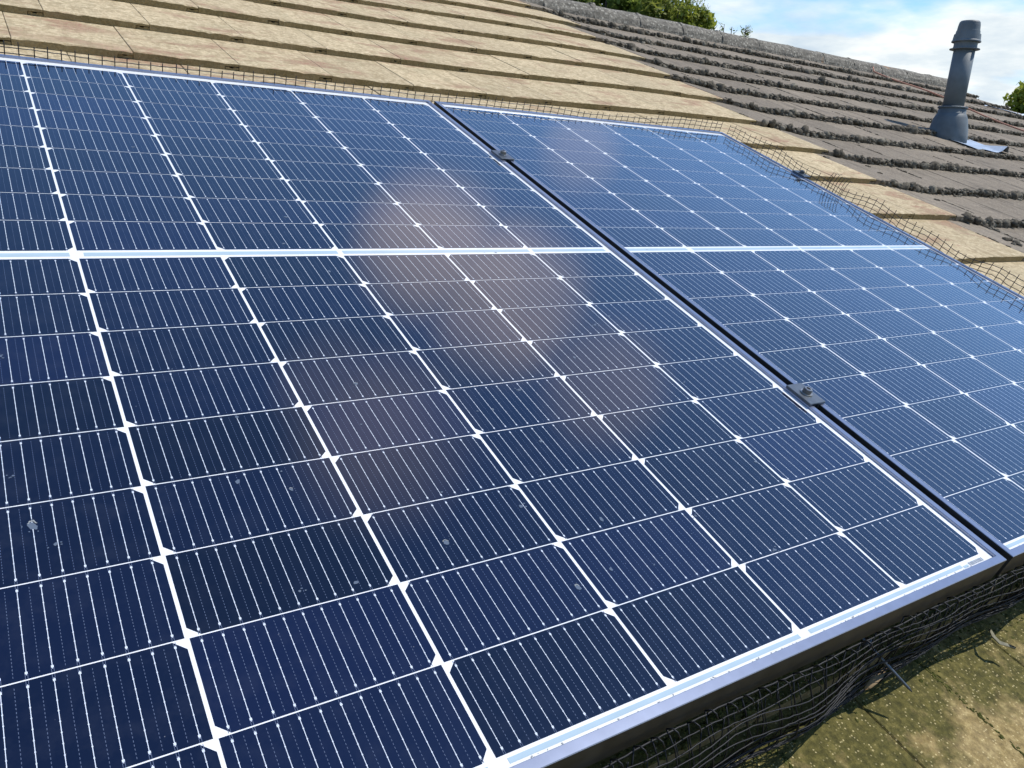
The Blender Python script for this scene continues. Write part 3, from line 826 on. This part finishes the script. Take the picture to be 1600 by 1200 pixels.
# ------------------------------------------------------------------ vent pipe
PB=hit(1480,211,-.135)
U=(0,sp,cp)
vent=thing('vent_pipe','dark grey plastic vent pipe with a stepped cap standing on the mossy tiles','vent pipe',tuple(PB))
m=MB(); m.lathe(PB,U,[(-.08,.124),(.0,.120),(.05,.113),(.105,.100),(.128,.090),(.133,.0835),(.168,.0815),(.170,.079)],40); m.build('base_cone',[M_pipe],vent,smooth=True)
m=MB(); m.lathe(PB,U,[(.166,.089),(.173,.090),(.176,.086),(.176,.066)],40); m.build('rim',[M_pipe],vent)
m=MB(); m.lathe(PB,U,[(.15,.0635),(.55,.0625)],40); m.build('pipe',[M_pipe],vent,smooth=True)
m=MB(); m.lathe(PB,U,[(.520,.066),(.522,.088),(.526,.088),(.530,.070),(.545,.068),(.572,.069)],40); m.build('collar',[M_pipe],vent)
m=MB(); m.lathe(PB,U,[(.566,.060),(.566,.085),(.572,.085),(.578,.081),(.612,.077),(.613,.071),(.632,.069),(.633,.0665),(.664,.0635),(.682,.060),(.690,.054),(.692,.040),(.68,.036)],40); m.build('cap',[M_pipe],vent)
# lead apron at its foot
m=MB(); nx,ny=14,7; vs=[];
ax0,ax1,ay0,ay1=PB.x-.10,PB.x+.31,2.385,2.70
for j in range(ny):
    for i in range(nx):
        fx,fy=i/(nx-1),j/(ny-1)
        x=ax0+(ax1-ax0)*fx; y=ay0+(ay1-ay0)*fy+.015*math.sin(fx*7)*(1-fy)
        z=tile_z(x,min(max(y,2.35),2.685))+.006+.003*math.sin(fx*9+fy*4)
        z+=.05*math.exp(-((fx-.72)/.09)**2)*max(0,1-fy*2.2)
        vs.append((x,y,z))
k=len(vs); fs=[]
for j in range(ny-1):
    for i in range(nx-1):
        a=j*nx+i; fs.append((a,a+1,a+nx+1,a+nx)); fs.append((a+k+nx,a+k+nx+1,a+k+1,a+k))
m.add(vs+[(x,y,z-.002) for x,y,z in vs],fs)
m.build('lead_apron',[M_lead],vent,smooth=True)

# lead sheet over the verge far right
m=MB(); pts=[(8.28,4.035,0),(8.42,3.99,0),(8.56,3.93,0),(8.70,3.87,0),(8.86,3.82,.03),(9.0,3.86,.06)]
vs=[]
for i,(x,y,dz) in enumerate(pts):
    wd=[.05,.06,.08,.16,.34,.44][i]
    for j in range(5):
        yy=y-wd*j/4; zz=(tile_z(min(x,8.9),yy)+.010+dz*(1-.5*j/4)+R.uniform(-.006,.008))
        vs.append((x,yy,zz))
k=len(vs);fs=[]
for i in range(len(pts)-1):
    for j in range(4):
        a=i*5+j; fs.append((a,a+1,a+6,a+5)); fs.append((a+k+5,a+k+6,a+k+1,a+k))
m.add(vs+[(x,y,z-.003) for x,y,z in vs],fs)
o=m.build('lead_flashing',[M_lead],base=(8.6,3.9,-.13),smooth=True); tag(o,'crumpled silvery lead sheet laid across the tiles at the far gable edge','flashing')

# orange rope down the slope
m=MB(); pts=[]
yy=4.70; i=0
while yy>1.2:
    if yy>4.67:
        a=(yy-RY)/.13; z=RZ+.135*math.sqrt(max(0,1-min(1,a*a)))*cp-.0
    else: z=-.118+.010*math.sin(yy*5.2)+max(0,tile_z(7.3,yy)+.128)*.6
    pts.append((7.31+.025*math.sin(yy*3.1)+.012*math.sin(yy*8),yy,z)); yy-=.03
m.tube(pts,.0065,8)
o=m.build('rope',[M_rope],base=pts[-1],smooth=True); tag(o,'orange rope running over the ridge and down the dark mossy tiles past the vent pipe','rope')

# ------------------------------------------------------------------ ground and trees
m=MB(); S=600; m.add([(-S,-S,0),(S,-S,0),(S,S,0),(-S,S,0)],[(0,1,2,3)])
o=m.build('ground',[M_grass],base=(0,0,0),world=True); tag(o,kind='structure')
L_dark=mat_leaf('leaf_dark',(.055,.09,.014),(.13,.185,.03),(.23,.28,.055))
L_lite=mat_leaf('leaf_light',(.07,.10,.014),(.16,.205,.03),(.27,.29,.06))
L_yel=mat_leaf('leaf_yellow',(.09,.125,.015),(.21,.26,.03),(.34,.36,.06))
def tree(name,label,px,py,dist,rad,hr,leafm,nleaf,group,twigs=0,leaf_s=.07,low=.8,cat='tree'):
    d=ray_w(px,py); c=CAMW+d*(dist/math.hypot(d.x,d.y))
    base=(c.x,c.y,0)
    t=thing(name,label,cat,base,group,world=True)
    tr=MB(); 
    H=c.z
    tr.tube([(c.x,c.y,0),(c.x+.05,c.y,H*.3),(c.x-.04,c.y+.05,H*.62),(c.x,c.y,H)],[rad*.12+.03,rad*.09+.025,rad*.07+.02,.02],9)
    clumps=[]
    for i in range(16):
        a=R.uniform(0,6.28); e=R.uniform(-.6,1.0); q=R.uniform(.45,.85)
        p=Vector((c.x+rad*q*math.cos(a)*math.cos(e),c.y+rad*q*math.sin(a)*math.cos(e),c.z+rad*hr*q*math.sin(e)))
        st=Vector((c.x,c.y,H*R.uniform(.45,.85)))
        tr.tube([st,(st+p)/2+Vector((0,0,.1*rad)),p],[rad*.03+.008,.012,.005],5)
        clumps.append((p,rad*R.uniform(.28,.5)))
    tips=[]
    for i in range(twigs):
        a=R.uniform(0,6.28); q=R.uniform(.1,.8)
        p=Vector((c.x+rad*q*math.cos(a),c.y+rad*q*math.sin(a),c.z+rad*hr*math.sqrt(1-q*q)*.85))
        e=p+Vector((R.uniform(-.12,.12),R.uniform(-.12,.12),R.uniform(.2,.5)))*min(1,rad*1.2)
        tr.tube([p-(e-p)*.6,p,e],[.008,.006,.002],4); tips.append((p,e))
    tr.build('trunk',[M_bark],t,smooth=True)
    cr=MB()
    def lf(p,s):
        n=Vector((R.gauss(0,1),R.gauss(0,1),R.gauss(0,1)+.6)).normalized(); u=n.orthogonal().normalized(); w=n.cross(u)
        an=R.uniform(0,6.28); u,w=u*math.cos(an)+w*math.sin(an),w*math.cos(an)-u*math.sin(an)
        cr.add([tuple(p-u*s),tuple(p-u*s*.2+w*s*.42),tuple(p+u*s),tuple(p-u*s*.2-w*s*.42)],[(0,1,2,3)])
    for i in range(nleaf):
        cp_,cr_=R.choice(clumps)
        v=Vector((R.gauss(0,1),R.gauss(0,1),R.gauss(0,1))).normalized()*cr_*(R.random()**.4)
        v.z*=hr; p=cp_+v
        if p.z<c.z-rad*low*hr: continue
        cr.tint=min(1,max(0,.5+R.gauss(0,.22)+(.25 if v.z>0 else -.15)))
        lf(p,leaf_s*R.uniform(.6,1.3))
    for a,e in tips:
        for i in range(14):
            cr.tint=R.uniform(.4,1); lf(a.lerp(e,R.random())+Vector((R.gauss(0,.03),R.gauss(0,.03),R.gauss(0,.02))),leaf_s*R.uniform(.5,.9))
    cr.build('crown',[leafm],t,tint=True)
    return t
GR='trees beyond the roof ridge'
tree('tree','broad darker green tree top behind the ridge, cut by the top of the picture',948,-4,17,1.0,1.0,L_dark,11000,GR,8)
tree('tree','light green rounded tree top behind the ridge, between its darker and feathery neighbours',1026,40,15.5,.50,1.2,L_lite,6000,GR,8,.055)
tree('tree','yellowish feathery tree top with loose twigs, next to open sky behind the ridge',1074,54,15,.40,1.2,L_yel,4000,GR,22,.05)
tree('tree','bright green bushy tree top at the far right edge beyond the gable',1653,205,20,1.12,1.0,L_yel,16000,GR,1,.07)
def sprig(px,py,dist,label,h):
    d=ray_w(px,py); c=CAMW+d*(dist/math.hypot(d.x,d.y))
    t=thing('sapling',label,'sapling',(c.x,c.y,0),'sapling tips showing over the ridge',world=True)
    st=MB(); cr=MB()
    st.tube([(c.x,c.y,0),(c.x+.05,c.y,c.z*.5),(c.x,c.y,c.z+.06)],[.03,.02,.004],6)
    for i in range(int(26*h)):
        b=Vector((c.x,c.y,c.z-R.uniform(-.02,.5))); e=b+Vector((R.gauss(0,.09),R.gauss(0,.09),R.uniform(.03,.12)))
        st.tube([b,e],[.004,.0015],4)
        for q in range(7):
            cr.tint=R.uniform(.2,1); p=b.lerp(e,R.uniform(.3,1.1))+Vector((R.gauss(0,.02),R.gauss(0,.02),R.gauss(0,.02))); s=R.uniform(.015,.035)
            u=Vector((R.gauss(0,1),R.gauss(0,1),R.gauss(0,1))).normalized(); w=u.orthogonal().normalized()
            cr.add([tuple(p-u*s),tuple(p+w*s*.5),tuple(p+u*s),tuple(p-w*s*.5)],[(0,1,2,3)])
    st.build('stem',[M_bark],t); cr.build('foliage',[L_lite],t,tint=True)
sprig(1131,44,14,'wispy sapling tip over the ridge, first to the right of the feathery tree',1.0)
sprig(1143,48,14,'thin sapling tip over the ridge, middle one of three wisps',.6)
sprig(1165,46,14,'leafy sapling tip standing highest over the ridge, nearest the open sky',1.3)

# ------------------------------------------------------------------ light and sky
SUNR=Vector((.60,.10,1.0)).normalized()
SW=Vector((SUNR.x,SUNR.y*cp-SUNR.z*sp,SUNR.y*sp+SUNR.z*cp))
el=math.asin(SW.z); az=math.atan2(SW.x,SW.y)
sun=bpy.data.lights.new('sun','SUN'); so=bpy.data.objects.new('sun',sun); C.objects.link(so)
sun.energy=4.2; sun.angle=math.radians(.53); sun.color=(1,.955,.88)
so.rotation_euler=SW.to_track_quat('Z','Y').to_euler(); so.location=(0,0,30)
w=bpy.data.worlds.new('World'); SC.world=w; w.use_nodes=True; nt=w.node_tree
for n in list(nt.nodes): nt.nodes.remove(n)
out=nt.nodes.new('ShaderNodeOutputWorld')
sky=nt.nodes.new('ShaderNodeTexSky'); sky.sky_type='NISHITA'; sky.sun_disc=False; sky.sun_elevation=el; sky.sun_rotation=az
sky.air_density=1.1; sky.dust_density=.12; sky.ozone_density=3.0
bg=nt.nodes.new('ShaderNodeBackground'); bg.inputs['Strength'].default_value=.15; nt.links.new(mix(nt,1.0,sky.outputs[0],(.73,.88,.99),'MULTIPLY'),bg.inputs['Color'])
tc=nt.nodes.new('ShaderNodeTexCoord'); D=tc.outputs['Generated']
sx=nt.nodes.new('ShaderNodeSeparateXYZ'); nt.links.new(D,sx.inputs[0])
dz=math_(nt,'ADD',math_(nt,'MAXIMUM',sx.outputs['Z'],0.0),.16)
cx=nt.nodes.new('ShaderNodeCombineXYZ')
nt.links.new(math_(nt,'DIVIDE',sx.outputs['X'],dz),cx.inputs[0]); nt.links.new(math_(nt,'DIVIDE',sx.outputs['Y'],dz),cx.inputs[1])
cx.inputs[2].default_value=3.7
n1=noise(nt,cx.outputs[0],1.7,9,.5)
# more cloud low down, clear blue higher up
cov=N(nt,'ShaderNodeMapRange'); cov.inputs['From Min'].default_value=.13; cov.inputs['From Max'].default_value=.27; cov.inputs['To Min'].default_value=.25; cov.inputs['To Max'].default_value=-.32
nt.links.new(sx.outputs['Z'],cov.inputs['Value'])
f=math_(nt,'ADD',n1,cov.outputs[0])
fac=ramp(nt,f,[(.44,g(0)),(.60,g(1))])
# a loose bank of thin cloud half-way up in the south-east, which the glass mirrors
def lobe(px_list):
    tot=None
    for (px,py,sig,amp) in px_list:
        d=RC.transposed()@Vector(((px-800)/FPX,(py-600)/FPX,1)); d.normalize(); d.z=-d.z
        q=rot@d
        dp=nt.nodes.new('ShaderNodeVectorMath'); dp.operation='DOT_PRODUCT'; nt.links.new(D,dp.inputs[0]); dp.inputs[1].default_value=q
        r=N(nt,'ShaderNodeMapRange'); r.interpolation_type='SMOOTHSTEP'; r.inputs['From Min'].default_value=math.cos(sig); r.inputs['From Max'].default_value=math.cos(sig*.15); r.inputs['To Max'].default_value=amp
        nt.links.new(dp.outputs['Value'],r.inputs['Value'])
        tot=r.outputs[0] if tot is None else math_(nt,'MAXIMUM',tot,r.outputs[0])
    return tot
lb=lobe([(675,390,.115,.66),(790,470,.125,.72),(945,600,.10,.42),(600,690,.14,.42),(520,610,.09,.25),(907,240,.06,.2)])
n2=noise(nt,D,6,4,.45)
lb=math_(nt,'MULTIPLY',lb,ramp(nt,n2,[(.25,g(.45)),(.65,g(1))]))
shade=noise(nt,cx.outputs[0],2.6,7,.55)
ccol=ramp(nt,shade,[(.32,(.50,.60,.70)),(.47,(.68,.75,.79)),(.62,(.92,.93,.91))])
bgc=nt.nodes.new('ShaderNodeBackground'); bgc.inputs['Strength'].default_value=1.0; nt.links.new(ccol,bgc.inputs['Color'])
bgp=nt.nodes.new('ShaderNodeBackground'); bgp.inputs['Color'].default_value=(1.0,.86,.87,1); bgp.inputs['Strength'].default_value=1.15
m1=nt.nodes.new('ShaderNodeMixShader'); nt.links.new(fac,m1.inputs[0]); nt.links.new(bg.outputs[0],m1.inputs[1]); nt.links.new(bgc.outputs[0],m1.inputs[2])
m2=nt.nodes.new('ShaderNodeMixShader'); nt.links.new(lb,m2.inputs[0]); nt.links.new(m1.outputs[0],m2.inputs[1]); nt.links.new(bgp.outputs[0],m2.inputs[2])
nt.links.new(m2.outputs[0],out.inputs['Surface'])
SC.view_settings.view_transform='Standard'; SC.view_settings.look='None'; SC.view_settings.exposure=.28; SC.view_settings.gamma=1
SC.cycles.max_bounces=6
